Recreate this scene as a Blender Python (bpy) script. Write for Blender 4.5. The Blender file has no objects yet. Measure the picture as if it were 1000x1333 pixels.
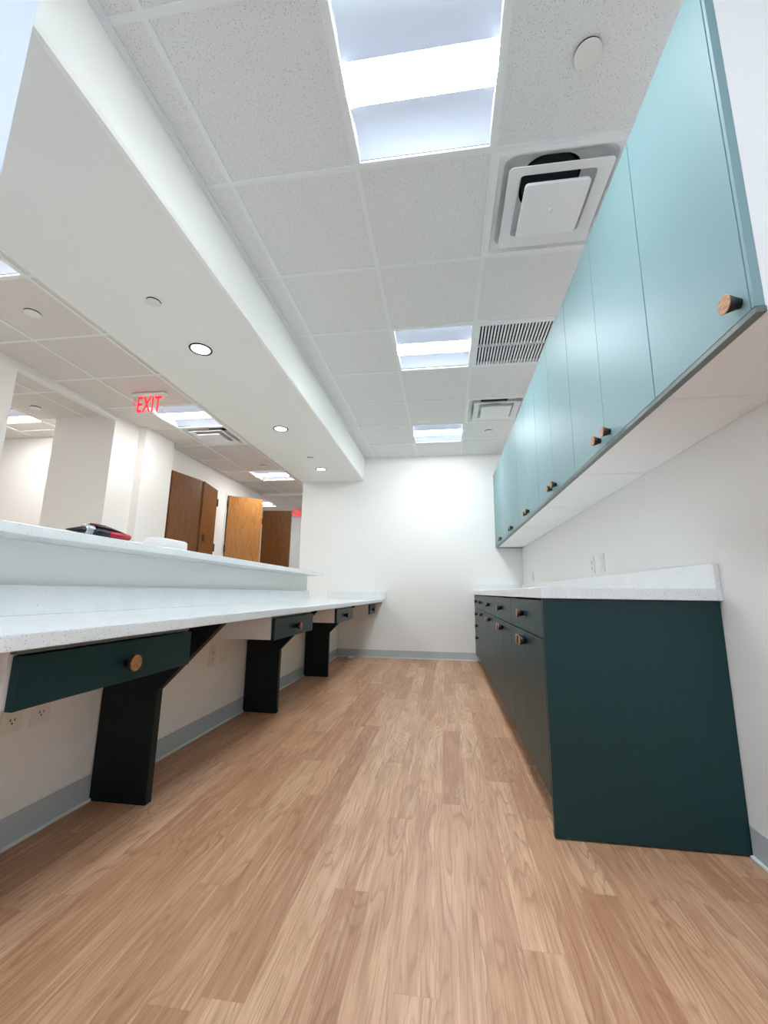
import bpy, bmesh, math, random
from mathutils import Vector, Matrix, Euler
random.seed(7)
C = bpy.context.scene.collection
PI = math.pi

# ------------------------------------------------------------------ camera
YAW, PITCH, ROLL, F = 0.1449, 0.1873, 0.0138, 553.06
cd = bpy.data.cameras.new('camera'); cam = bpy.data.objects.new('camera', cd); C.objects.link(cam)
fw = Vector((-math.sin(YAW)*math.cos(PITCH), math.cos(YAW)*math.cos(PITCH), math.sin(PITCH)))
rt = Vector((math.cos(YAW), math.sin(YAW), 0)); up = rt.cross(fw)
r2 = math.cos(ROLL)*rt + math.sin(ROLL)*up; u2 = -math.sin(ROLL)*rt + math.cos(ROLL)*up
m = Matrix((r2, u2, -fw)).transposed().to_4x4(); m.translation = Vector((0, 0, 0.8445))
cam.matrix_world = m
cd.sensor_fit = 'HORIZONTAL'; cd.sensor_width = 36; cd.lens = F/1000*36; cd.clip_start = 0.05; cd.clip_end = 60
bpy.context.scene.camera = cam

# ------------------------------------------------------------------ world, exposure, light levels
w = bpy.data.worlds.new('world'); bpy.context.scene.world = w; w.use_nodes = True
w.node_tree.nodes['Background'].inputs[0].default_value = (0.60, 0.78, 1, 1)
w.node_tree.nodes['Background'].inputs[1].default_value = 0.9
vs = bpy.context.scene.view_settings
bpy.context.scene.display_settings.display_device = 'sRGB'
vs.view_transform = 'Standard'; vs.look = 'None'; vs.gamma = 1; vs.exposure = 1.80; vs.use_curve_mapping = False
LENS_MAIN = 23.0        # centre lens of the troffers in the work room
REFL_MAIN = 0.12        # luminous side diffusers
LENS_HALL = 17.0
DOWN = 1.2
COOL = (0.87, 0.945, 1.0); NEUTRAL = (1.0, 0.985, 0.975)
cy = bpy.context.scene.cycles
cy.max_bounces = 10; cy.diffuse_bounces = 7; cy.glossy_bounces = 4; cy.sample_clamp_indirect = 6
cy.use_denoising = True

# ------------------------------------------------------------------ material helpers
def s2l(c):
    return tuple((x/12.92 if x <= 0.04045 else ((x+0.055)/1.055)**2.4) for x in [v/255 for v in c])
MATS = {}
class NT:
    def __init__(s, name):
        s.m = bpy.data.materials.new(name); s.m.use_nodes = True; s.t = s.m.node_tree
        s.b = s.t.nodes['Principled BSDF']
    def n(s, typ, **kw):
        x = s.t.nodes.new(typ)
        for k, v in kw.items():
            if k.startswith('i_'): 
                key = k[2:]; x.inputs[int(key) if key.isdigit() else key.replace('_', ' ')].default_value = v
            else: setattr(x, k, v)
        return x
    def l(s, a, b): s.t.links.new(a, b)
    def math(s, op, a, b=None, c=None):
        x = s.n('ShaderNodeMath', operation=op)
        for i, v in enumerate((a, b, c)):
            if v is None: continue
            if isinstance(v, (int, float)): x.inputs[i].default_value = v
            else: s.l(v, x.inputs[i])
        return x.outputs[0]
    def ramp(s, f, stops, interp='LINEAR'):
        x = s.n('ShaderNodeValToRGB'); x.color_ramp.interpolation = interp
        e = x.color_ramp.elements
        while len(e) < len(stops): e.new(0.5)
        for i, (p, c) in enumerate(stops):
            e[i].position = p; e[i].color = (*c, 1)
        s.l(f, x.inputs[0]); return x.outputs[0]
    def mix(s, f, a, b, blend='MIX'):
        x = s.n('ShaderNodeMix', data_type='RGBA', blend_type=blend)
        for i, v in ((0, f), (6, a), (7, b)):
            if isinstance(v, (int, float)): x.inputs[i].default_value = v
            elif isinstance(v, tuple): x.inputs[i].default_value = (*v, 1)
            else: s.l(v, x.inputs[i])
        return x.outputs[2]
    def base(s, c):
        if isinstance(c, tuple): s.b.inputs['Base Color'].default_value = (*c, 1)
        else: s.l(c, s.b.inputs['Base Color'])
    def set(s, rough=0.5, spec=0.5, metal=0.0, coat=0.0):
        s.b.inputs['Roughness'].default_value = rough; s.b.inputs['Specular IOR Level'].default_value = spec
        s.b.inputs['Metallic'].default_value = metal; s.b.inputs['Coat Weight'].default_value = coat
    def bump(s, h, strength=0.2, dist=0.01):
        x = s.n('ShaderNodeBump', i_Strength=strength, i_Distance=dist); s.l(h, x.inputs['Height']); s.l(x.outputs[0], s.b.inputs['Normal'])
    def pos(s):
        return s.n('ShaderNodeNewGeometry').outputs['Position']

def paint(name, rgb, rough=0.6, spec=0.4, var=0.03, bump=0.05, scale=120, coat=0.0):
    t = NT(name); p = t.pos()
    nz = t.n('ShaderNodeTexNoise', i_Scale=3.0, i_Detail=3.0); t.l(p, nz.inputs['Vector'])
    c = s2l(rgb); d = tuple(x*(1-var) for x in c)
    t.base(t.mix(nz.outputs[0], d, c)); t.set(rough, spec, 0, coat)
    n2 = t.n('ShaderNodeTexNoise', i_Scale=float(scale), i_Detail=2.0); t.l(p, n2.inputs['Vector'])
    t.bump(n2.outputs[0], bump, 0.003)
    return t.m

def emis(name, rgb, k, base=None):
    t = NT(name); t.base(tuple(rgb)); t.b.inputs['Emission Color'].default_value = (*rgb, 1)
    t.b.inputs['Emission Strength'].default_value = k; t.set(0.5, 0.2)
    if base is not None: t.base(base)
    return t.m

M_wall = paint('wall paint', (241, 240, 236), 0.55, 0.35, 0.015, 0.08, 220)
M_wall_bluelight = paint('wall paint with blue light tint', (206, 216, 232), 0.6, 0.3, 0.015, 0.08, 220)  # bluish light on the near wall, put into its base colour
M_hall = paint('hall wall paint', (236, 234, 230), 0.6, 0.3, 0.015, 0.05, 220)
M_soffit = paint('soffit paint', (242, 242, 237), 0.6, 0.3, 0.02, 0.06, 200)
M_base = paint('vinyl baseboard', (186, 194, 196), 0.5, 0.4, 0.04, 0.03, 90)
M_toe = paint('white caulk line', (225, 228, 228), 0.5, 0.4, 0.03, 0.03, 90)
M_bar = paint('white enamelled grid', (233, 235, 235), 0.45, 0.4, 0.02, 0.0, 60)
M_metal_white = paint('white enamelled metal', (236, 238, 238), 0.4, 0.4, 0.02, 0.0, 60)
M_green = paint('dark green laminate', (8, 54, 56), 0.42, 0.42, 0.10, 0.10, 260)
M_black = paint('green black laminate', (8, 20, 24), 0.5, 0.3, 0.10, 0.08, 260)
M_pale = paint('pale blue green laminate', (130, 160, 163), 0.5, 0.28, 0.03, 0.03, 260)
M_melamine = paint('white melamine', (238, 237, 236), 0.45, 0.4, 0.02, 0.02, 200)
M_rail = paint('grey rail', (104, 112, 108), 0.4, 0.4, 0.03, 0.0, 60)
M_plate = paint('white plastic plate', (232, 230, 224), 0.35, 0.5, 0.01, 0.0, 60)
M_duct = paint('grey duct', (52, 56, 58), 0.8, 0.1, 0.1, 0.0, 60)
M_dark = paint('dark void', (16, 18, 20), 0.8, 0.1, 0.1, 0.0, 60)
M_slot = paint('dark slot', (38, 34, 32), 0.6, 0.2, 0.1, 0.0, 60)
M_knobblack = paint('black knob wood', (22, 18, 16), 0.4, 0.5, 0.1, 0.05, 200)
M_redplastic = paint('red plastic', (190, 20, 48), 0.3, 0.5, 0.06, 0.0, 60)
M_blackplastic = paint('black plastic', (20, 24, 28), 0.35, 0.5, 0.06, 0.0, 60)
M_hinge = paint('dark bronze hinge', (70, 62, 55), 0.4, 0.5, 0.06, 0.0, 60)
M_white = paint('white plastic', (238, 234, 232), 0.4, 0.4, 0.01, 0.0, 60)
M_lock = paint('black lock plate', (18, 16, 16), 0.4, 0.5, 0.05, 0.0, 60)
t = NT('brushed silver collar'); t.base(s2l((205, 208, 212))); t.set(0.25, 0.5, 0.6); M_silver = t.m
M_lens = emis('troffer lens', COOL, LENS_MAIN)
M_lens_hall = emis('hall troffer lens', NEUTRAL, LENS_HALL)
M_refl = emis('troffer side diffuser', (0.72, 0.83, 1.0), REFL_MAIN, (0.30, 0.33, 0.38))
M_refl_hall = emis('hall troffer side diffuser', (0.80, 0.84, 1.0), REFL_MAIN, (0.30, 0.33, 0.38))
M_down = emis('downlight lens', (0.93, 0.97, 1.0), DOWN)
M_exit = emis('exit red', (1.0, 0.02, 0.03), 0.42)
t = NT('exit panel'); t.base(s2l((222, 214, 208))); t.set(0.15, 0.5); t.b.inputs['Alpha'].default_value = 0.22; M_exitpanel = t.m
t = NT('knob wood face'); p = t.pos()
n1 = t.n('ShaderNodeTexNoise', i_Scale=90.0, i_Detail=4.0); mp = t.n('ShaderNodeMapping'); mp.inputs['Scale'].default_value = (1, 1, 5)
t.l(p, mp.inputs[0]); t.l(mp.outputs[0], n1.inputs['Vector'])
t.base(t.ramp(n1.outputs[0], [(0.3, s2l((128, 78, 44))), (0.7, s2l((206, 150, 102)))])); t.set(0.45, 0.4); M_knobwood = t.m

def quartz():
    t = NT('speckled white quartz'); p = t.pos()
    col = s2l((216, 220, 220))
    out = None
    nz = t.n('ShaderNodeTexNoise', i_Scale=9.0, i_Detail=3.0); t.l(p, nz.inputs['Vector'])
    cur = t.mix(nz.outputs[0], s2l((222, 225, 225)), s2l((238, 240, 240)))
    for sc, th, dark, pr in ((95.0, 0.15, (130, 132, 134), 0.72), (150.0, 0.22, (176, 178, 182), 0.60), (55.0, 0.09, (74, 76, 82), 0.76), (120.0, 0.2, (250, 250, 250), 0.6)):
        v = t.n('ShaderNodeTexVoronoi', i_Scale=sc); t.l(p, v.inputs['Vector'])
        near = t.math('LESS_THAN', v.outputs['Distance'], th)
        sep = t.n('ShaderNodeSeparateColor'); t.l(v.outputs['Color'], sep.inputs[0])
        pick = t.math('GREATER_THAN', sep.outputs[0], pr)
        cur = t.mix(t.math('MULTIPLY', t.math('MULTIPLY', near, pick), 0.8), cur, s2l(dark))
    t.base(cur); t.set(0.22, 0.5); return t.m
M_quartz = quartz()
M_hall_bounce = paint('pale hall bounce floor', (206, 204, 200), 0.95, 0.05, 0.12, 0.4, 400)  # pale tone for the added hall floor, there to bounce light

def tile_mat(name, rgb, dark):
    t = NT(name); p = t.pos()
    n1 = t.n('ShaderNodeTexNoise', i_Scale=260.0, i_Detail=4.0, i_Roughness=0.65); t.l(p, n1.inputs['Vector'])
    v = t.n('ShaderNodeTexVoronoi', i_Scale=165.0, i_Randomness=1.0); t.l(p, v.inputs['Vector'])
    sep = t.n('ShaderNodeSeparateColor'); t.l(v.outputs['Color'], sep.inputs[0])
    hole = t.math('MULTIPLY', t.math('LESS_THAN', v.outputs['Distance'], 0.26), t.math('GREATER_THAN', sep.outputs[0], 0.62))
    c = t.mix(n1.outputs[0], tuple(x*0.82 for x in s2l(rgb)), tuple(min(1, x*1.12) for x in s2l(rgb)))
    t.base(t.mix(t.math('MULTIPLY', hole, 0.6), c, s2l(dark))); t.set(0.9, 0.1)
    t.bump(t.math('SUBTRACT', n1.outputs[0], hole), 0.5, 0.003)
    return t.m
M_tile = tile_mat('fissured ceiling tile', (232, 233, 231), (132, 128, 124))
M_tile_hall = tile_mat('hall ceiling tile', (226, 219, 212), (150, 146, 140))

def wood_door(name, c1, c2, c3):
    t = NT(name); p = t.pos()
    mp = t.n('ShaderNodeMapping'); mp.inputs['Scale'].default_value = (5, 5, 0.6); t.l(p, mp.inputs[0])
    n1 = t.n('ShaderNodeTexNoise', i_Scale=1.6, i_Detail=3.0, i_Distortion=0.4); t.l(mp.outputs[0], n1.inputs['Vector'])
    rings = t.math('FRACT', t.math('MULTIPLY', n1.outputs[0], 9.0))
    mp2 = t.n('ShaderNodeMapping'); mp2.inputs['Scale'].default_value = (90, 90, 3); t.l(p, mp2.inputs[0])
    n2 = t.n('ShaderNodeTexNoise', i_Scale=1.5, i_Detail=4.0); t.l(mp2.outputs[0], n2.inputs['Vector'])
    a = t.ramp(rings, [(0.0, s2l(c1)), (0.5, s2l(c2)), (1.0, s2l(c3))])
    t.base(t.mix(t.math('MULTIPLY', n2.outputs[0], 0.45), a, s2l(c1))); t.set(0.35, 0.45)
    return t.m
M_door_dark = wood_door('walnut veneer door', (104, 62, 22), (120, 74, 30), (130, 82, 36))
M_door_light = wood_door('honey oak veneer door', (160, 106, 50), (178, 122, 62), (186, 130, 70))

def floor_mat():
    t = NT('oak plank vinyl floor'); p = t.pos()
    sx = t.n('ShaderNodeSeparateXYZ'); t.l(p, sx.inputs[0]); X, Y = sx.outputs[0], sx.outputs[1]
    cu = t.math('ADD', t.math('DIVIDE', X, 0.1), 50.28); ci = t.math('FLOOR', cu); fx = t.math('FRACT', cu)
    w1 = t.n('ShaderNodeTexWhiteNoise', noise_dimensions='1D'); t.l(ci, w1.inputs['W'])
    rv = t.math('ADD', t.math('DIVIDE', Y, 0.95), t.math('MULTIPLY', w1.outputs[0], 7.31)); ri = t.math('FLOOR', rv); fy = t.math('FRACT', rv)
    cb = t.n('ShaderNodeCombineXYZ'); t.l(ci, cb.inputs[0]); t.l(ri, cb.inputs[1])
    w2 = t.n('ShaderNodeTexWhiteNoise', noise_dimensions='2D'); t.l(cb.outputs[0], w2.inputs['Vector'])
    idv = w2.outputs[0]
    sc = t.n('ShaderNodeSeparateColor'); t.l(w2.outputs[1], sc.inputs[0])
    def vec(kx, ky, off):
        c = t.n('ShaderNodeCombineXYZ')
        t.l(t.math('ADD', t.math('MULTIPLY', X, kx), t.math('MULTIPLY', idv, 37.0+off)), c.inputs[0])
        t.l(t.math('ADD', t.math('MULTIPLY', Y, ky), t.math('MULTIPLY', sc.outputs[1], 53.0+off)), c.inputs[1])
        return c.outputs[0]
    # cathedral grain: contour lines of a stretched noise
    n1 = t.n('ShaderNodeTexNoise', i_Scale=1.0, i_Detail=2.5, i_Roughness=0.45, i_Distortion=0.25); t.l(vec(7.5, 0.9, 1), n1.inputs['Vector'])
    ring = t.math('FRACT', t.math('MULTIPLY', n1.outputs[0], 21.0))
    ringl = t.ramp(ring, [(0.0, (0, 0, 0)), (0.6, (0.05,)*3), (0.88, (1, 1, 1)), (1.0, (0, 0, 0))])
    n2 = t.n('ShaderNodeTexNoise', i_Scale=1.0, i_Detail=5.0, i_Roughness=0.65); t.l(vec(210, 4.5, 3), n2.inputs['Vector'])
    n3 = t.n('ShaderNodeTexNoise', i_Scale=1.0, i_Detail=3.0); t.l(vec(14, 2.4, 5), n3.inputs['Vector'])
    n4 = t.n('ShaderNodeTexNoise', i_Scale=1.0, i_Detail=2.0, i_Roughness=0.5); t.l(vec(16, 2.2, 9), n4.inputs['Vector'])
    n5 = t.n('ShaderNodeTexNoise', i_Scale=1.0, i_Detail=4.0, i_Roughness=0.6); t.l(vec(60, 2.2, 11), n5.inputs['Vector'])
    tone = t.ramp(idv, [(0.0, s2l((180, 134, 102))), (0.3, s2l((196, 150, 115))), (0.65, s2l((207, 163, 128))), (1.0, s2l((219, 179, 144)))])
    c = t.mix(t.math('MULTIPLY', t.ramp(n3.outputs[0], [(0.38, (0, 0, 0)), (0.66, (1, 1, 1))]), 0.55), tone, s2l((168, 121, 90)))
    c = t.mix(t.math('MULTIPLY', t.ramp(n5.outputs[0], [(0.50, (0, 0, 0)), (0.70, (1, 1, 1))]), 0.36), c, s2l((236, 206, 178)))
    c = t.mix(t.math('MULTIPLY', t.math('MULTIPLY', ringl, t.ramp(n4.outputs[0], [(0.35, (0.15,)*3), (0.62, (1, 1, 1))])), 0.55), c, s2l((134, 92, 62)))
    fine = t.ramp(n2.outputs[0], [(0.38, (1, 1, 1)), (0.50, (0, 0, 0))])
    c = t.mix(t.math('MULTIPLY', fine, 0.42), c, s2l((142, 100, 70)))
    ex = t.math('MINIMUM', fx, t.math('SUBTRACT', 1.0, fx)); ey = t.math('MINIMUM', fy, t.math('SUBTRACT', 1.0, fy))
    seam = t.math('MAXIMUM', t.math('LESS_THAN', ex, 0.010), t.math('LESS_THAN', ey, 0.0013))
    c = t.mix(t.math('MULTIPLY', seam, 0.16), c, s2l((110, 78, 56)))
    t.base(c); t.set(0.40, 0.45)
    h = t.math('SUBTRACT', t.math('MULTIPLY', n2.outputs[0], 0.5), seam); t.bump(h, 0.15, 0.002)
    return t.m
M_floor = floor_mat()

# ------------------------------------------------------------------ mesh helpers
def box(bm, a, b, bev=0.0, mi=0):
    (x0, y0, z0), (x1, y1, z1) = a, b
    x0, x1 = min(x0, x1), max(x0, x1); y0, y1 = min(y0, y1), max(y0, y1); z0, z1 = min(z0, z1), max(z0, z1)
    t = bmesh.new()
    bmesh.ops.create_cube(t, size=1, matrix=Matrix.Translation(((x0+x1)/2, (y0+y1)/2, (z0+z1)/2)) @ Matrix.Diagonal((x1-x0, y1-y0, z1-z0, 1)))
    if bev > 0: bmesh.ops.bevel(t, geom=t.edges[:], offset=min(bev, 0.45*min(x1-x0, y1-y0, z1-z0)), segments=2, affect='EDGES', profile=0.5)
    for f in t.faces: f.material_index = mi
    me = bpy.data.meshes.new('t'); t.to_mesh(me); t.free(); bm.from_mesh(me); bpy.data.meshes.remove(me)
def prism(bm, poly, axis, a, b, mi=0):
    """poly: list of 2D points in the plane across axis, extruded from a to b"""
    def P(p, v): return {'X': (v, p[0], p[1]), 'Y': (p[0], v, p[1]), 'Z': (p[0], p[1], v)}[axis]
    A = [bm.verts.new(P(p, a)) for p in poly]; B = [bm.verts.new(P(p, b)) for p in poly]
    fs = [bm.faces.new(A), bm.faces.new(B[::-1])]
    n = len(poly)
    for i in range(n): fs.append(bm.faces.new((A[i], B[i], B[(i+1) % n], A[(i+1) % n])))
    for f in fs: f.material_index = mi
    bmesh.ops.recalc_face_normals(bm, faces=fs)
def cyl(bm, c, r1, r2, depth, axis='Z', seg=32, mi=0, mi_end=None):
    """truncated cone from c (radius r1) along +axis by depth (radius r2)"""
    rot = {'Z': Matrix.Identity(4), 'X': Matrix.Rotation(PI/2, 4, 'Y'), 'Y': Matrix.Rotation(-PI/2, 4, 'X')}[axis]
    r = bmesh.ops.create_cone(bm, cap_ends=True, segments=seg, radius1=r1, radius2=r2, depth=abs(depth),
                              matrix=Matrix.Translation(c) @ rot @ Matrix.Translation((0, 0, depth/2)) @ (Matrix.Identity(4) if depth > 0 else Matrix.Rotation(PI, 4, 'X')))
    vs_ = set(r['verts'])
    for f in {f for v in r['verts'] for f in v.link_faces}:
        f.material_index = mi
        f.smooth = len(f.verts) == 4
        if len(f.verts) > 4 and mi_end is not None:
            d = Vector(c); ax = {'X': 0, 'Y': 1, 'Z': 2}[axis]
            if abs(f.calc_center_median()[ax] - (d[ax]+depth)) < 1e-5: f.material_index = mi_end
def rrect(cx, cy_, w_, h_, r, n=5):
    pts = []
    for (sx, sy, a0) in ((1, 1, 0), (-1, 1, PI/2), (-1, -1, PI), (1, -1, 3*PI/2)):
        for i in range(n+1):
            a = a0 + PI/2*i/n
            pts.append((cx+sx*(w_/2-r)+r*math.cos(a), cy_+sy*(h_/2-r)+r*math.sin(a)))
    return pts
def loft(bm, rings, mi=0, close=False, cap=(False, False), smooth=False):
    V = [[bm.verts.new(p) for p in r] for r in rings]
    n = len(V[0]); fs = []
    for i in range(len(V)-1):
        for j in range(n):
            fs.append(bm.faces.new((V[i][j], V[i][(j+1) % n], V[i+1][(j+1) % n], V[i+1][j])))
    if cap[0]: fs.append(bm.faces.new(V[0][::-1]))
    if cap[1]: fs.append(bm.faces.new(V[-1]))
    for f in fs: f.material_index = mi; f.smooth = smooth
    bmesh.ops.recalc_face_normals(bm, faces=fs)
    return V
def obj(name, bm, mats, parent=None, label=None):
    me = bpy.data.meshes.new(name); bm.to_mesh(me); bm.free()
    for x in (mats if isinstance(mats, (list, tuple)) else [mats]): me.materials.append(x)
    o = bpy.data.objects.new(name, me); C.objects.link(o)
    if parent: o.parent = parent
    if label: o['label'] = label
    return o
def B(*boxes, bev=0.0):
    bm = bmesh.new()
    for x in boxes: box(bm, x[0], x[1], bev if len(x) < 3 else x[2])
    return bm
def thing(name, label, cat, loc=(0, 0, 0), group=None, rotz=0):
    o = bpy.data.objects.new(name, None); C.objects.link(o); o.location = loc; o.rotation_euler = (0, 0, rotz)
    o.empty_display_size = 0.05
    return tag(o, label, cat, group)
def tag(o, label, cat, group=None):
    o['label'] = label; o['category'] = cat
    if group: o['group'] = group
    return o
def struct(name, bm, mats, parent=None):
    o = obj(name, bm, mats, parent)
    if not parent: o['kind'] = 'structure'
    return o
def dup(root, loc, label=None, group=None):
    r = root.copy(); C.objects.link(r); r.location = loc
    if label: r['label'] = label
    if group: r['group'] = group
    for ch in list(root.children):
        c = ch.copy(); C.objects.link(c); c.parent = r
        for g in ch.children:
            d = g.copy(); C.objects.link(d); d.parent = c
    return r

# ------------------------------------------------------------------ key dimensions
T = 0.61
H = 2.75                        # tiled ceiling
W = 5.80                        # back wall
RW = 0.9965                     # right wall
LW = -1.4484                    # wall under the desk
BX, BL, BZ = -1.134, -2.08, 2.41  # dropped soffit over the pass-through
BACK = -2.2
G = [-0.377+T*k for k in (-1, 0, 1, 2)]        # grid columns
R = [1.574+T*(k-1) for k in range(-6, 9)]     # grid rows
def row(k): return 1.574+T*(k-1)

# ------------------------------------------------------------------ structure: floor, walls
struct('floor', B(((-7.2, BACK-0.1, -0.1), (RW+0.12, 14.2, 0))), M_floor)
struct('floor_hall_bounce', B(((-7.1, BACK, -0.001), (-1.6, 13.0, 0.006))), M_hall_bounce)  # unseen pale sheet added to bounce light up to soffit and hall ceiling
struct('wall_right', B(((RW, BACK, 0), (RW+0.12, W+0.15, H+0.15))), M_wall)
struct('wall_back', B(((-2.05, W, 0), (RW, W+0.15, H+0.15), 0.004)), M_wall)
WX0, WX1, WZ0, WZ1 = -0.95, 0.85, 1.45, 2.62
struct('wall_front', B(((-7.1, BACK-0.12, 0), (WX0, BACK, H+0.15)), ((WX1, BACK-0.12, 0), (RW+0.12, BACK, H+0.15)),
                       ((WX0, BACK-0.12, 0), (WX1, BACK, WZ0)), ((WX0, BACK-0.12, WZ1), (WX1, BACK, H+0.15))), M_wall)
win = struct('added_fill_window_1', B(*[((x-0.025, BACK-0.10, WZ0), (x+0.025, BACK-0.04, WZ1)) for x in (WX0+0.025, (WX0+WX1)/2, WX1-0.025)],
                         *[((WX0+0.05, BACK-0.10, z-0.025), (WX1-0.05, BACK-0.04, z+0.025)) for z in (WZ0+0.025, WZ1-0.025)]), M_metal_white)  # unseen window added behind the camera to let in fill light
pl = bpy.data.lights.new('added_window_portal', 'AREA'); pl.shape = 'RECTANGLE'; pl.size = WX1-WX0; pl.size_y = WZ1-WZ0; pl.cycles.is_portal = True  # portal for world light entering by the added window
po = bpy.data.objects.new('added_window_portal', pl); C.objects.link(po); po.location = ((WX0+WX1)/2, BACK-0.11, (WZ0+WZ1)/2); po.rotation_euler = (PI/2, 0, 0)
# knee wall under the ledge, and its lower stretch at the open end
struct('wall_left', B(((-1.60, 0.685, 0), (LW, 4.383, 1.0045)), ((-1.60, 4.383, 0), (LW, W, 0.719))), M_wall)
struct('wall_near_left', B(((-2.05, BACK, 0), (-1.005, 0.685, BZ+0.001), 0.004)), M_wall_bluelight)
# soffit
struct('wall_soffit', B(((BL, BACK, BZ), (BX, W, H+0.15), 0.022)), M_soffit)
# hall walls
HX = -3.61
struct('wall_hall_near', B(((HX-0.08, BACK, 0), (HX, 2.87, H+0.1), 0.003)), M_hall)
struct('wall_hall_header', B(((HX-0.08, 2.86, 2.70), (HX, 3.99, H+0.1))), M_hall)
struct('wall_hall_pier', B(((-4.37, 3.98, 0), (HX, 4.36, H+0.1), 0.003)), M_hall)
struct('wall_hall_pilaster', B(((-3.9, 4.35, 0), (-3.51, 4.88, H+0.1), 0.003)), M_hall)
# main hall wall with the door openings
DZ = 2.43
struct('wall_hall', B(((HX-0.14, 4.87, 0), (HX-0.03, 5.03, H+0.1)), ((HX-0.14, 5.03, DZ), (HX-0.03, 6.22, H+0.1)),
                      ((HX-0.14, 6.22, 0), (HX-0.03, 6.55, H+0.1)), ((HX-0.14, 6.55, DZ), (HX-0.03, 7.25, H+0.1)),
                      ((HX-0.14, 7.25, 0), (HX-0.03, 7.84, H+0.1))), M_hall)
struct('wall_hall_inner', B(((-4.9, 4.88, 0), (-4.8, 7.8, H+0.1)), ((-4.9, 7.7, 0), (HX-0.14, 7.8, H+0.1))), M_hall)
struct('wall_hall_far', B(((-7.1, 13.0, 0), (-1.9, 13.12, H+0.1))), M_hall)
struct('wall_hall_far_side', B(((-5.5, 10.2, 0), (-2.05, 10.32, H+0.1)), ((-5.6, 7.8, 0), (-5.5, 13.0, H+0.1))), M_hall)
struct('wall_hall_right', B(((-2.05, W+0.14, 0), (-1.93, 13.0, H+0.1))), M_hall)
struct('wall_inner_back', B(((-7.1, 4.53, 0), (-4.2, 4.63, H+0.1))), M_hall)
struct('wall_inner_left', B(((-7.2, BACK, 0), (-7.1, 4.6, H+0.1))), M_hall)
struct('trim_hall_header', B(((-3.64, 7.80, 2.70), (-2.05, 7.86, H+0.05), 0.003)), M_hall)

# ------------------------------------------------------------------ ceilings (tile fields with openings where fixtures sit)
def tile_field(name, cols, rows, skip, z, mat, bars_mat, thick=0.015):
    bm = bmesh.new()
    for i in range(len(cols)-1):
        for j in range(len(rows)-1):
            if (i, j) in skip: continue
            box(bm, (cols[i]+0.004, rows[j]+0.004, z), (cols[i+1]-0.004, rows[j+1]-0.004, z+thick))
    struct(name, bm, mat)
    g = bmesh.new(); w_ = 0.012
    for i, x in enumerate(cols):
        box(g, (x-w_, rows[0], z-0.006), (x+w_, rows[-1], z+0.001))
    for y in rows:
        for i in range(len(cols)-1):
            box(g, (cols[i]+w_, y-w_, z-0.006), (cols[i+1]-w_, y+w_, z+0.001))
    return g
cols = [BX]+G+[RW]
rows = [BACK]+[row(k) for k in range(-5, 8)]+[W]
def rj(y):   # index of the row starting at y
    return min(range(len(rows)), key=lambda j: abs(rows[j]-y))
skip = {(2, rj(row(0))), (2, rj(row(3))), (2, rj(row(6))), (2, rj(row(-3))), (3, rj(row(1))), (3, rj(row(3))), (3, rj(row(5)))}
g = tile_field('ceiling', cols, rows, skip, H, M_tile, M_bar)
struct('trim_1', g, M_bar)
# lid above everything so that no outside light leaks in
struct('ceiling_slab', B(((-7.2, BACK-0.1, H+0.20), (RW+0.12, 14.2, H+0.26))), M_dark)
# wall angle along the soffit
struct('trim_2', B(((BX, BACK, H-0.008), (BX+0.022, W, H-0.001)), ((BX, BACK, H-0.022), (BX+0.003, W, H-0.001))), M_bar)
hc = [HX, -3.165, -2.555, BL]
hr = [BACK]+[1.98+T*k for k in range(-6, 10)]+[7.80]
def hj(y): return min(range(len(hr)), key=lambda j: abs(hr[j]-y))
hskip = {(1, hj(1.37)), (1, hj(3.81)), (1, hj(6.25)), (1, hj(4.42)), (1, hj(-1.07))}
g = tile_field('ceiling_hall', hc, hr, hskip, H, M_tile_hall, M_bar)
struct('trim_3', g, M_bar)
ic = [-7.05, -6.44, -5.83, -5.22, -4.61, -4.0, HX-0.08]
ir = [BACK, -1.49, -0.88, -0.27, 0.34, 0.95, 1.56, 2.17, 2.78, 3.39, 4.0, 4.53]
g = tile_field('ceiling_inner_room', ic, ir, {(3, 9), (3, 5), (1, 5), (1, 2)}, H, M_tile_hall, M_bar)
struct('trim_4', g, M_bar)
fc = [-5.5, -5.0, -4.39, -3.78, -3.17, -2.56, -2.05]
fr = [7.86]+[8.47+T*k for k in range(8)]
g = tile_field('ceiling_far_hall', fc, fr, {(2, 1)}, H, M_tile_hall, M_bar)
struct('trim_5', g, M_bar)
struct('ceiling_store', B(((-4.9, 4.88, H), (HX-0.14, 7.8, H+0.02))), M_tile_hall)

# ------------------------------------------------------------------ baseboards
def baseboard(name, a, b, side, z=0.1):
    """vinyl cove base along a wall: a,b endpoints on the wall face, side = outward normal"""
    (x0, y0), (x1, y1) = a, b; nx, ny = side
    o = struct(name, B(((x0, y0, 0), (x1+nx*0.006, y1+ny*0.006, z), 0.002)), M_base)
    struct('toe', B(((x0, y0, 0), (x1+nx*0.016, y1+ny*0.016, 0.011), 0.003)), M_toe, o)
baseboard('baseboard_left', (LW, 0.69), (LW, W), (1, 0))
baseboard('baseboard_back', (LW, W), (0.372, W), (0, -1))
baseboard('baseboard_right', (RW, BACK), (RW, 1.745), (-1, 0))

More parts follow.
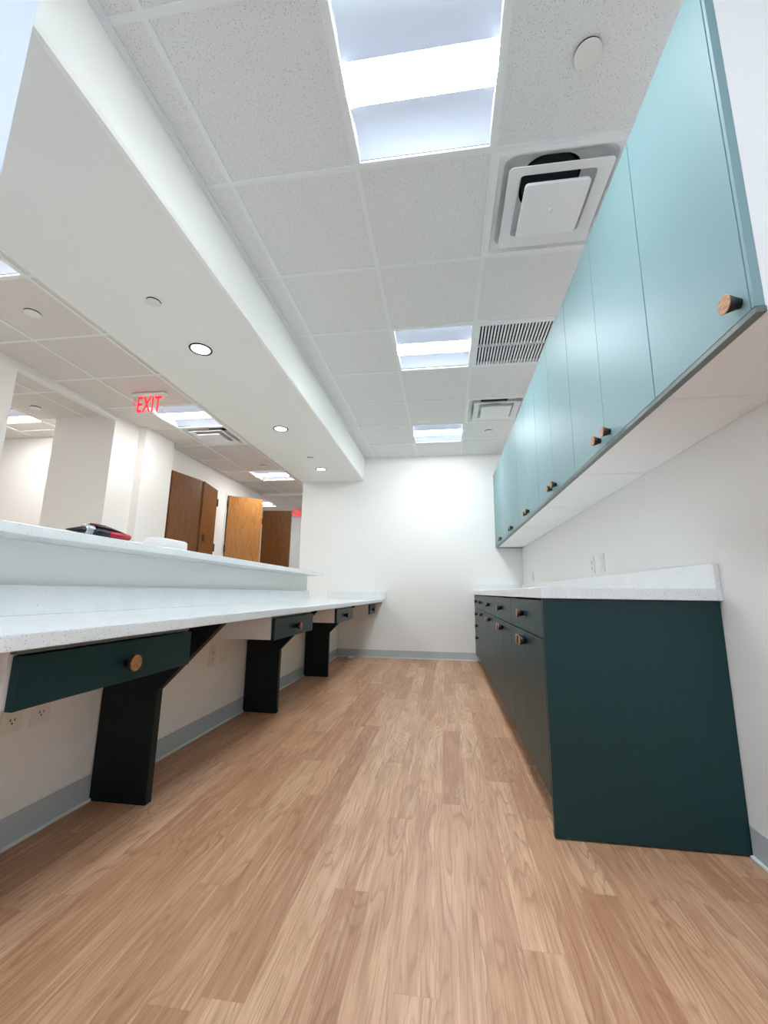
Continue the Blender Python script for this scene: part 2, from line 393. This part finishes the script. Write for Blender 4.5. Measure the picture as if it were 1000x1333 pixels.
# ------------------------------------------------------------------ troffers
def troffer(name_label, loc, lens, refl, group, src=None):
    if src: return dup(src, loc, name_label, group)
    t = thing('ceiling_light', name_label, 'ceiling light', loc, group)
    s = T/2-0.008
    bm = bmesh.new()     # rim
    loft(bm, [[(x, y, z) for x, y in rrect(0, 0, 2*q, 2*q, 0.002, 1)] for q, z in ((s, 0.004), (s, -0.007), (s-0.012, -0.007), (s-0.012, 0.004))])
    obj('frame', bm, M_metal_white, t)
    for sx in (-1, 1):
        obj('end_plate', B(((sx*(s-0.012), -s+0.01, 0), (sx*(s-0.006), s-0.01, 0.10))), M_metal_white, t)
    for sy in (-1, 1):   # curved side diffusers
        bm = bmesh.new(); n = 12
        prof = []
        for i in range(n+1):
            u = i/n
            y = 0.074+(s-0.008-0.074)*u
            z = 0.012+0.055*math.sin(PI*min(1, u*1.0))**0.9
            prof.append((sy*y, z))
        V = [[bm.verts.new((sx*(s-0.012), y, z)) for y, z in prof] for sx in (-1, 1)]
        for i in range(n):
            f = bm.faces.new((V[0][i], V[1][i], V[1][i+1], V[0][i+1])); f.smooth = True
        V2 = [[bm.verts.new((sx*(s-0.012), y, z+0.004)) for y, z in prof] for sx in (-1, 1)]
        for i in range(n): bm.faces.new((V2[0][i+1], V2[1][i+1], V2[1][i], V2[0][i]))
        obj('side_diffuser', bm, refl, t)
    bm = bmesh.new(); n = 12
    prof = [(0.072*math.cos(a), 0.014-0.022*math.sin(a)) for a in [PI*i/n for i in range(n+1)]]
    prism(bm, prof, 'X', -(s-0.013), s-0.013)
    for f in bm.faces: f.smooth = False
    obj('lens', bm, lens, t)
    bm = bmesh.new(); box(bm, (-s, -s, 0.105), (s, s, 0.12))
    obj('housing', bm, M_metal_white, t)
    return t
GL = 'square troffer lights over the work room'
cx = G[1]+T/2
L1 = troffer('largest square troffer light, overhead at the top of the picture', (cx, row(0)+T/2, H), M_lens, M_refl, GL)
troffer('middle square troffer light beside the slotted return grille', (cx, row(3)+T/2, H), None, None, GL, L1)
troffer('small far troffer light near the blank back wall', (cx, row(6)+T/2, H), None, None, GL, L1)
troffer('troffer light behind the photographer', (cx, row(-3)+T/2, H), None, None, GL, L1)
GH = 'square troffer lights in the hall'
hx = -2.86
H1 = troffer('hall troffer light just past the exit sign, beside the vent', (hx, 3.81+T/2, H), M_lens_hall, M_refl_hall, GH)
troffer('hall troffer light above the honey oak door', (hx, 6.25+T/2, H), None, None, GH, H1)
troffer('hall troffer light cut by the left edge of the picture', (hx, 1.37+T/2, H), None, None, GH, H1)
troffer('hall troffer light further back along the near hall', (hx, -1.07+T/2, H), None, None, GH, H1)
troffer('troffer light in the inner room behind the square white pier', (-4.61-T/2, 3.39+T/2+0.305, H), None, None, 'troffer lights in the inner room', H1)
bpy.context.view_layer.update()
IR = [(-4.915, 1.255), (-6.135, 1.255), (-6.135, -0.575)]
for x, y in IR: troffer('troffer light in the inner room out of the picture', (x, y, H), None, None, 'troffer lights in the inner room', H1)
troffer('bright troffer light in the far hall over the brown end door', (-4.085, 8.47+T/2, H), None, None, 'troffer lights in the far hall', H1)

# ------------------------------------------------------------------ ceiling diffusers
def diffuser():
    t = thing('ceiling_vent', 'large square supply vent nearest the camera beside the pale cabinets', 'vent', (G[2]+T/2, row(1)+T/2, H), 'square plaque air vents')
    s = T/2-0.006
    bm = bmesh.new()
    loft(bm, [[(x, y, z) for x, y in rrect(0, 0, 2*q, 2*q, r, 6)] for q, z, r in
              ((s, 0.003, 0.003), (s, -0.008, 0.003), (s-0.022, -0.008, 0.01), (s-0.032, 0.006, 0.02), (s-0.05, 0.016, 0.05), (0.21, 0.085, 0.08), (0.14, 0.13, 0.10))], smooth=False)
    obj('back_pan', bm, M_metal_white, t)
    bm = bmesh.new(); cyl(bm, (0, 0, 0.129), 0.135, 0.135, 0.02); obj('duct', bm, M_duct, t)
    bm = bmesh.new()
    loft(bm, [[(x, y, z) for x, y in rrect(0, 0.005, 2*q, 2*q, 0.022, 5)] for q, z in ((0.172, 0.020), (0.172, -0.004), (0.228, -0.020), (0.228, -0.016), (0.178, 0.020), (0.172, 0.020))])
    obj('ring_plate', bm, M_metal_white, t)
    bm = bmesh.new()
    loft(bm, [[(x, y, z) for x, y in rrect(0, 0.002, 2*q, 2*q, 0.016, 5)] for q, z in ((0.144, -0.020), (0.148, -0.034), (0.146, -0.037))], cap=(True, True))
    obj('centre_plate', bm, M_metal_white, t)
    bm = bmesh.new(); cyl(bm, (0, 0.002, -0.037), 0.012, 0.011, -0.002); obj('cap', bm, M_plate, t)
    return t
D1 = diffuser()
dup(D1, (G[2]+T/2, row(5)+T/2, H), 'smaller square supply vent far along, beyond the slotted grille')
dup(D1, (hx, 4.42+T/2, H), 'square supply vent in the hall ceiling next to the troffer light')

# return grille
t = thing('return_grille', 'slotted return air grille in the ceiling beside the middle troffer', 'grille', (G[2]+T/2, row(3)+T/2, H))
bm = bmesh.new(); s = T/2-0.006
loft(bm, [[(x, y, z) for x, y in rrect(0, 0, 2*q, 2*q, 0.002, 1)] for q, z in ((s, 0.004), (s, -0.009), (s-0.03, -0.009), (s-0.03, 0.02))])
obj('frame', bm, M_metal_white, t)
bm = bmesh.new(); n = 23; a = 2*(s-0.03)
for i in range(n+1):
    x = -a/2+a*i/n
    prism(bm, [(x-0.0062, -0.006), (x+0.0062, -0.006), (x+0.0050, 0.004), (x-0.0050, 0.004)], 'Y', -a/2, a/2)
box(bm, (-a/2, -0.007, -0.006), (a/2, 0.007, 0.01))
obj('slats', bm, M_metal_white, t)
bm = bmesh.new(); box(bm, (-s, -s, 0.05), (s, s, 0.06)); obj('backing', bm, M_dark, t)

# flat cover plates
def cover(label, loc, r, grp='round white cover plates'):
    bm = bmesh.new(); cyl(bm, (0, 0, -0.0005), r*0.99, r*0.99, -0.0065, seg=40, mi=1); cyl(bm, (0, 0, -0.007), r, r*0.985, -0.003, seg=40)
    o = obj('cover_plate', bm, [M_plate, M_slot]); o.location = loc; tag(o, label, 'cover plate', grp); return o
cover('large round white cover plate in the tile beside the biggest troffer', (0.527, 1.273, H), 0.047)
cover('tiny round cover plate in a far tile beyond the second vent', (0.525, 4.905, H), 0.045)
cover('round cover plate on the soffit before the nearest downlight', (-1.58, 1.888, BZ), 0.038)
cover('round cover plate on the soffit by the farthest downlight', (-1.58, 4.68, BZ), 0.038)
cover('round cover plate in the hall ceiling at the left picture edge', (-2.86, 2.30, H), 0.05)
cover('round cover plate in the hall ceiling before the far hall troffer', (-2.78, 6.0, H), 0.045)
cover('round cover plate in the inner room ceiling above the pier', (-4.34, 3.70, H), 0.05)

# downlights
def downlight(label, loc, src=None):
    if src: return dup(src, loc, label)
    t = thing('downlight', label, 'downlight', loc, 'round downlights in the soffit')
    bm = bmesh.new()
    loft(bm, [[(r*math.cos(a), r*math.sin(a), z) for a in [2*PI*i/40 for i in range(40)]] for r, z in ((0.073, 0.0), (0.071, -0.006), (0.064, -0.006), (0.060, -0.001))])
    obj('trim_ring', bm, M_slot, t)
    bm = bmesh.new(); cyl(bm, (0, 0, -0.0005), 0.061, 0.058, -0.004, seg=40); obj('lens', bm, M_down, t)
    return t
dl = downlight('nearest and largest round downlight in the soffit', (-1.585, 2.36, BZ))
downlight('middle one of the three round soffit downlights', (-1.585, 3.76, BZ), dl)
downlight('farthest and smallest round downlight near the back wall', (-1.585, 5.15, BZ), dl)

# ------------------------------------------------------------------ exit signs
def text_mesh(s, size, xs, extrude):
    cu = bpy.data.curves.new('txt', 'FONT'); cu.body = s; cu.size = size; cu.extrude = extrude; cu.offset = size*0.006; cu.space_character = 1.12; cu.align_x = 'CENTER'
    o = bpy.data.objects.new('txt', cu); C.objects.link(o); bpy.context.view_layer.update()
    me = bpy.data.meshes.new_from_object(o); bpy.data.objects.remove(o)
    bm = bmesh.new(); bm.from_mesh(me); bpy.data.meshes.remove(me)
    bmesh.ops.scale(bm, vec=(xs, 1, 1), verts=bm.verts)
    return bm
def exit_sign(label, loc, rotz, sc=1.0, group=None):
    t = thing('exit_sign', label, 'exit sign', loc, group, rotz)
    obj('panel', B(((-0.165, -0.003, -0.215), (0.175, 0.003, -0.016), 0.002)), M_exitpanel, t)
    obj('canopy', B(((-0.175, -0.022, -0.018), (0.18, 0.022, 0.0), 0.004)), M_metal_white, t)
    bm = text_mesh('EXIT', 0.232, 0.50, 0.002)
    bmesh.ops.transform(bm, matrix=Matrix.Translation((0.010, -0.006, -0.197)) @ Matrix.Rotation(PI/2, 4, 'X'), verts=bm.verts)
    obj('lettering', bm, M_exit, t, 'red EXIT letters')
    bm = bmesh.new()
    prism(bm, [(-0.156, -0.115), (-0.136, -0.090), (-0.136, -0.100), (-0.148, -0.115), (-0.136, -0.130), (-0.136, -0.140)], 'Y', -0.008, -0.004)
    obj('arrow', bm, M_exit, t, 'small red arrow pointing left')
    t.scale = (sc, sc, sc)
    return t
exit_sign('red EXIT sign with left arrow hanging in the hall', (-2.868, 3.53, H-0.006), 0)
exit_sign('tiny red exit sign at the far end of the hall', (-3.44, 9.4, H-0.006), 1.0, 0.9)

# ------------------------------------------------------------------ upper cabinets
UX0, UX1, UZ0, UZ1 = 0.680, RW-0.002, 1.443, 2.443
UD = 0.662                                  # outer face of the doors
def knob_mesh(axis_dir=-1, r=0.0215, L=0.033):
    bm = bmesh.new()
    cyl(bm, (0, 0, 0), r*0.52, r*0.98, axis_dir*L*0.93, 'X', 28, 0)
    cyl(bm, (axis_dir*L*0.93, 0, 0), r, r*0.97, axis_dir*L*0.07, 'X', 28, 1)
    return bm
KM = bpy.data.meshes.new('knob'); b_ = knob_mesh(); b_.to_mesh(KM); b_.free(); KM.materials.append(M_knobblack); KM.materials.append(M_knobwood)
KP = bpy.data.meshes.new('desk_knob'); b_ = knob_mesh(1, 0.0235, 0.033); b_.to_mesh(KP); b_.free(); KP.materials.append(M_knobblack); KP.materials.append(M_knobwood)
def knob(parent, loc, mesh=None):
    o = bpy.data.objects.new('knob', mesh or KM); C.objects.link(o); o.location = loc; o.parent = parent; return o
def upper(y0, y1, doors, label, gable=False):
    t = thing('wall_cabinet', label, 'wall cabinet', (UX0, y0, UZ0), 'pale upper cabinets')
    L = y1-y0; D = UX1-UX0; h = UZ1-UZ0
    th = 0.018
    obj('body', B(((0.002, 0, 0), (D, th, h)), ((0.002, L-th, 0), (D, L, h)), ((0.002, th, 0.002), (D, L-th, 0.020)), ((0.002, th, h-0.018), (D, L-th, h)), ((D-0.01, th, 0.02), (D, L-th, h-0.018))), M_melamine, t)
    s = 0.0
    if gable:
        obj('edge_strip', B(((UD-UX0, 0, 0.0145), (0.0015, 0.010, h))), M_pale, t); s = 0.012
    n = doors; w_ = (L-s)/n
    for i in range(n):
        a = s+w_*i+0.0015; b = s+w_*(i+1)-0.0015
        d = obj('door', B(((UD-UX0, a, 0.014), (0.0, b, h), 0.0012)), M_pale, t)
        if n == 2: ky = b-0.052 if i == 0 else a+0.052
        else: ky = a+0.028
        knob(d, (UD-UX0, ky, 0.050))
    obj('light_rail', B(((UD-UX0+0.001, 0, 0.0), (0.004, L, 0.0135))), M_rail, t, 'dark grey bottom rail')
    return t
upper(0.913, 1.358, 1, 'single door upper cabinet nearest the camera with one large knob', True)
U = [1.359+0.8525*k for k in range(6)]
names_u = ['second upper cabinet from the camera, two doors, centred past the supply vent',
           'third upper cabinet from the camera, two pale doors with paired knobs',
           'upper cabinet in the middle of the pale run, fourth from the camera',
           'second upper cabinet from the back wall, very foreshortened',
           'upper cabinet closest to the back wall, at the narrow end of the pale run']
for k in range(5): upper(U[k]+0.0005, U[k+1]-0.0005, 2, names_u[k])
obj_f = obj('filler_strip', B(((UD, U[5]+0.001, UZ0+0.01), (UD+0.02, W-0.001, UZ1)), ((UD+0.02, U[5]+0.001, UZ0), (UX1, W-0.001, UZ0+0.018)), ((UD+0.02, U[5]+0.001, UZ0+0.018), (UD+0.04, W-0.001, UZ1))), M_pale)
tag(obj_f, 'narrow pale filler strip between the last upper cabinet and back wall', 'filler strip')

# ------------------------------------------------------------------ base cabinets
RX, RY, RZ = 0.369, 1.7507, 0.831
def base_cab(y0, y1, label, kind, gable=False):
    t = thing('base_cabinet', label, 'base cabinet', (RX, y0, 0), 'dark green base cabinets')
    L = y1-y0; D = RW-0.002-RX
    th = 0.018; g0 = 0.022 if gable else 0.0
    parts = [((0.022, g0, 0.11), (D, g0+th, RZ-0.004)), ((0.022, L-th, 0.11), (D, L, RZ-0.004)), ((0.022, g0+th, 0.11), (D, L-th, 0.128)), ((D-0.01, g0+th, 0.128), (D, L-th, RZ-0.004))]
    obj('body', B(*parts), M_melamine, t)
    obj('toe_kick', B(((0.075, g0, 0), (0.090, L, 0.11))), M_green, t)
    if gable:
        obj('end_panel', B(((0, 0, 0.004), (D, 0.020, RZ-0.001), 0.0015)), M_green, t, 'large plain dark green end panel')
    def front(name, a, b, z0, z1, kn):
        d = obj(name, B(((0.0, a+0.0015, z0), (0.020, b-0.0015, z1), 0.0012)), M_green, t)
        for k in kn: knob(d, (0.0, k[0], k[1]))
    y = g0+0.001
    if kind == 'stack':
        for z0, z1, kz in ((0.678, 0.822, 0.755), (0.541, 0.674, 0.608), (0.404, 0.537, 0.472), (0.122, 0.400, 0.333)):
            front('drawer', y, L, z0, z1, [((y+L)/2, kz)])
    else:
        c = (y+L)/2
        front('drawer', y, L, 0.678, 0.822, [(c, 0.756)])
        front('door', y, c, 0.122, 0.673, [(c-0.048, 0.632)])
        front('door', c, L, 0.122, 0.673, [(c+0.048, 0.632)])
    return t
Y = [1.7507, 2.597, 3.437, 4.277, 5.117, 5.52]
lb = ['base cabinet nearest the camera showing its big dark end panel',
      'second base cabinet from the camera, drawer above two doors',
      'third base cabinet from the camera, in the middle of the dark run',
      'fourth base cabinet, just before the stack of drawers',
      'narrow base cabinet with four stacked drawers near the back wall']
for k in range(5): base_cab(Y[k], Y[k+1]-0.001, lb[k], 'stack' if k == 4 else 'doors', k == 0)
o = obj('filler_strip', B(((RX, Y[5], 0.10), (RX+0.02, W-0.001, RZ-0.003)), ((RX+0.075, Y[5], 0), (RX+0.09, W-0.008, 0.10))), M_green)
tag(o, 'dark green filler strip between the drawer stack and back wall', 'filler strip')
# worktop
t = thing('countertop', 'speckled white quartz worktop on the dark base cabinets', 'countertop', (0, 0, 0))
obj('slab', B(((0.362, 1.729, RZ), (RW-0.001, W-0.001, 0.8745), 0.0025)), M_quartz, t)
obj('backsplash', B(((RW-0.021, 1.733, 0.8745), (RW-0.001, W-0.001, 0.967), 0.002)), M_quartz, t)
obj('backsplash', B(((0.362, W-0.021, 0.8745), (RW-0.022, W-0.001, 0.967), 0.002)), M_quartz, t)

# ------------------------------------------------------------------ desk counter on the left
LX = -0.848
t = thing('countertop', 'long white quartz desk top along the left wall over hanging drawers', 'countertop', (0, 0, 0))
bm = bmesh.new()
prism(bm, [(LW+0.001, 0.688), (LX, 0.688), (LX, W-0.001), (-1.85, W-0.001), (-1.85, 4.386), (LW+0.001, 4.386)], 'Z', 0.7195, 0.752)
bmesh.ops.bevel(bm, geom=bm.edges[:], offset=0.002, segments=2, affect='EDGES')
obj('slab', bm, M_quartz, t)
obj('backsplash', B(((LW+0.001, 0.688, 0.752), (LW+0.031, 4.383, 0.853), 0.002)), M_quartz, t)
obj('backsplash', B(((-1.612, W-0.022, 0.752), (-0.805, W-0.001, 0.855), 0.002)), M_quartz, t)
# raised ledge
o = obj('transaction_ledge', B(((-1.78, 0.688, 1.005), (-1.284, 4.402, 1.039), 0.0025)), M_quartz)
tag(o, 'raised speckled white ledge capping the knee wall at the hall opening', 'ledge')

# support panels
def panel(y, label):
    bm = bmesh.new()
    prism(bm, [(LW+0.0065, 0.001), (-1.192, 0.001), (-1.192, 0.43), (-0.915, 0.7185), (LW+0.0065, 0.7185)], 'Y', y, y+0.038)
    bmesh.ops.bevel(bm, geom=bm.edges[:], offset=0.0015, segments=1, affect='EDGES')
    o = obj('support_panel', bm, M_black); tag(o, label, 'support panel', 'black brackets under the desk top'); return o
panel(1.718, 'nearest and largest black support panel under the desk top')
panel(3.055, 'middle black support panel behind the second hanging drawer')
panel(4.386, 'farthest black support panel under the desk top')

# hanging drawers
def desk_drawer(y0, y1, label):
    t = thing('desk_drawer', label, 'drawer', (-0.9466, y0, 0.574), 'dark green drawers hung under the desk top')
    L = y1-y0; z1 = 0.7185-0.574
    x0 = LW+0.03+0.9466
    obj('case', B(((x0, -0.010, 0.004), (-0.021, 0.006, z1)), ((x0, L-0.006, 0.004), (-0.021, L+0.004, z1)), ((x0, 0.006, 0.004), (-0.021, L-0.006, 0.016)), ((x0, 0.006, 0.016), (x0-0.01, L-0.006, z1))), M_melamine, t, 'white drawer case')
    obj('rail', B(((-0.024, -0.006, 0.1225), (-0.003, L-0.012, 0.1315), 0.001)), M_rail, t, 'thin grey rail above the drawer front')
    d = obj('drawer_front', B(((-0.0195, 0.0, 0.0), (0.0, L, 0.118), 0.0015)), M_green, t)
    knob(d, (0.0, L*0.51, 0.055), KP)
    return t
desk_drawer(0.871, 1.532, 'large dark green desk drawer nearest the camera with wood knob')
desk_drawer(2.335, 3.03, 'second hanging drawer, in front of the middle black panel')
desk_drawer(3.72, 4.375, 'third hanging drawer, above the farthest black panel')
desk_drawer(5.38, 5.775, 'tiny last hanging drawer beside the back wall')

# ------------------------------------------------------------------ outlets
def outlet(loc, rotz, label, kind='duplex', cat='outlet', group=None):
    t = thing('wall_outlet' if kind == 'duplex' else ('light_switch' if kind == 'switch' else 'blank_plate'), label, cat, loc, group, rotz)
    obj('plate', B(((-0.036, -0.006, -0.058), (0.036, 0, 0.058), 0.002)), M_plate, t)
    if kind == 'duplex':
        for z in (-0.020, 0.020):
            bm = bmesh.new()
            prism(bm, [(x, y) for x, y in rrect(0, z, 0.034, 0.028, 0.010, 5)], 'Y', -0.0075, -0.005)
            r_ = obj('receptacle', bm, M_plate, t)
            obj('slots', B(((-0.009, -0.0082, z-0.001), (-0.006, -0.0070, z+0.008)), ((0.006, -0.0082, z-0.001), (0.009, -0.0070, z+0.007)), ((-0.0025, -0.0082, z-0.010), (0.0025, -0.0070, z-0.005))), M_slot, r_)
    elif kind == 'switch':
        obj('rocker', B(((-0.016, -0.009, -0.033), (0.016, -0.004, 0.033), 0.002)), M_plate, t)
    else:
        obj('insert', B(((-0.017, -0.0075, -0.034), (0.017, -0.005, 0.034), 0.001)), M_plate, t)
    return t
outlet((LW, 1.441, 0.425), PI/2, 'wall outlet half hidden below the nearest desk drawer')
outlet((LW, 1.335, 0.425), PI/2, 'wall outlet at the left picture edge below the nearest drawer')
outlet((LW, 2.587, 0.442), PI/2, 'wall outlet under the desk between the first two black panels')
outlet((LW, 2.735, 0.438), PI/2, 'blank white plate beside the outlet under the desk', 'blank', 'wall plate')
outlet((RW, 2.905, 1.052), -PI/2, 'white wall switch above the right worktop', 'switch', 'switch')
outlet((RW, 3.09, 1.045), -PI/2, 'wall outlet just beyond the switch above the right worktop')
outlet((RW, 5.13, 1.045), -PI/2, 'distant wall outlet above the worktop near the back corner')

# ------------------------------------------------------------------ doors in the hall
def door_leaf(name, hinge, free, zt, mat, hz=(), lock=None, thick=0.044, hinge_side=1):
    (x0, y0), (x1, y1) = hinge, free
    L = math.hypot(x1-x0, y1-y0); a = math.atan2(y1-y0, x1-x0)
    o = obj(name, B(((0, -thick/2, 0.01), (L, thick/2, zt), 0.002)), mat); o.location = (x0, y0, 0); o.rotation_euler = (0, 0, a); o['kind'] = 'structure'
    for z in hz:
        bm = bmesh.new(); box(bm, (-0.022, hinge_side*(thick/2-0.004), z-0.055), (0.004, hinge_side*(thick/2+0.010), z+0.055), 0.002)
        cyl(bm, (-0.010, hinge_side*(thick/2+0.008), z-0.06), 0.009, 0.009, 0.12, 'Z', 16)
        obj('hinge', bm, M_hinge, o)
    if lock:
        s_, z = lock
        obj('lock_plate', B(((L-0.12-0.05, s_*thick/2, z-0.055), (L-0.12+0.03, s_*(thick/2+0.006), z+0.055), 0.002)), M_lock, o)
    return o
door_leaf('door_1', (HX-0.02, 5.05), (-3.53, 5.60), DZ-0.01, M_door_dark, (1.2,), None, hinge_side=-1)
door_leaf('door_2', (HX-0.02, 6.20), (-3.52, 5.63), DZ-0.01, M_door_dark, (2.22, 1.50), (1, 1.60), hinge_side=1)
door_leaf('door_3', (-3.62, 6.58), (-3.17, 6.93), DZ-0.01, M_door_light, (2.28, 1.52), None, hinge_side=-1)
door_leaf('door_4', (-3.60, 7.93), (-3.03, 7.99), DZ-0.01, M_door_dark, (2.2,), None, hinge_side=-1)
def casing(name, y0, y1):
    x = HX-0.03
    struct(name, B(((x-0.115, y0-0.03, 0), (x+0.012, y0, DZ+0.03)), ((x-0.115, y1, 0), (x+0.012, y1+0.03, DZ+0.03)), ((x-0.115, y0, DZ), (x+0.012, y1, DZ+0.03))), M_white)
casing('trim_6', 5.03, 6.22); casing('trim_7', 6.55, 7.25)

# ------------------------------------------------------------------ loose things
def lathe_y(bm, prof, cx_, cz, sx=1.0, sz=1.0, bend=lambda y: (0, 0), mi=0, n=20):
    rings = []
    for y, r in prof:
        dx, dz = bend(y)
        rings.append([(cx_+dx+sx*r*math.cos(2*PI*i/n), y, cz+dz+sz*r*math.sin(2*PI*i/n)) for i in range(n)])
    loft(bm, rings, mi, cap=(True, True), smooth=True)
ZL = 1.039
t = thing('hand_tool', 'black and red hand tool with clear silver collar lying on the ledge', 'tool', (-1.315, 1.30, ZL))
bm = bmesh.new(); lathe_y(bm, [(0.0, 0.002), (0.02, 0.006), (0.05, 0.012), (0.07, 0.015)], 0, 0.017, 1.1, 0.9, lambda y: (0, -0.008*(1-y/0.07))); obj('nose', bm, M_blackplastic, t, 'pointed black nose')
bm = bmesh.new(); lathe_y(bm, [(0.07, 0.016), (0.075, 0.019), (0.105, 0.020), (0.112, 0.017)], 0, 0.020); obj('collar', bm, M_silver, t, 'clear silver collar')
bm = bmesh.new(); lathe_y(bm, [(0.100, 0.012), (0.13, 0.016), (0.17, 0.016), (0.185, 0.012)], 0.008, 0.016, 1.2, 0.95); obj('grip', bm, M_blackplastic, t, 'black grip')
bm = bmesh.new(); lathe_y(bm, [(0.168, 0.010), (0.18, 0.014), (0.24, 0.013), (0.285, 0.012), (0.292, 0.007)], 0.010, 0.0145, 1.3, 1.0); obj('handle', bm, M_redplastic, t, 'red lower handle')
bm = bmesh.new(); lathe_y(bm, [(0.095, 0.005), (0.12, 0.008), (0.19, 0.009), (0.26, 0.006), (0.285, 0.004)], -0.004, 0.038, 1.6, 0.9, lambda y: (0.004, -0.012*max(0, (y-0.15)/0.13)**1.5)); obj('handle', bm, M_blackplastic, t, 'black upper handle')
bm = bmesh.new(); lathe_y(bm, [(0.105, 0.002), (0.12, 0.004), (0.17, 0.004), (0.19, 0.002)], -0.004, 0.0455, 2.4, 0.8); obj('inlay', bm, M_redplastic, t, 'thin red inlay')

bm = bmesh.new()
loft(bm, [[(x, y, z) for x, y in rrect(0, 0, 0.12-2*q, 0.235-2*q, 0.045, 8)] for q, z in ((0.004, 0.0), (0.0, 0.006), (0.0, 0.042), (0.003, 0.049), (0.010, 0.053))], cap=(True, True), smooth=True)
o = obj('storage_box', bm, M_white); o.location = (-1.405, 1.975, ZL); tag(o, 'low white rounded box sitting on the raised ledge', 'box')
bm = bmesh.new()
loft(bm, [[(x, y, z) for x, y in rrect(0, 0, 0.09-2*q, 0.03-2*q, 0.012, 4)] for q, z in ((0.0, 0.0), (0.0, 0.01), (0.005, 0.018))], cap=(True, True))
o = obj('floor_scrap', bm, M_white); o.location = (-1.235, 5.68, 0.001); tag(o, 'small white scrap on the floor by the back baseboard', 'scrap')
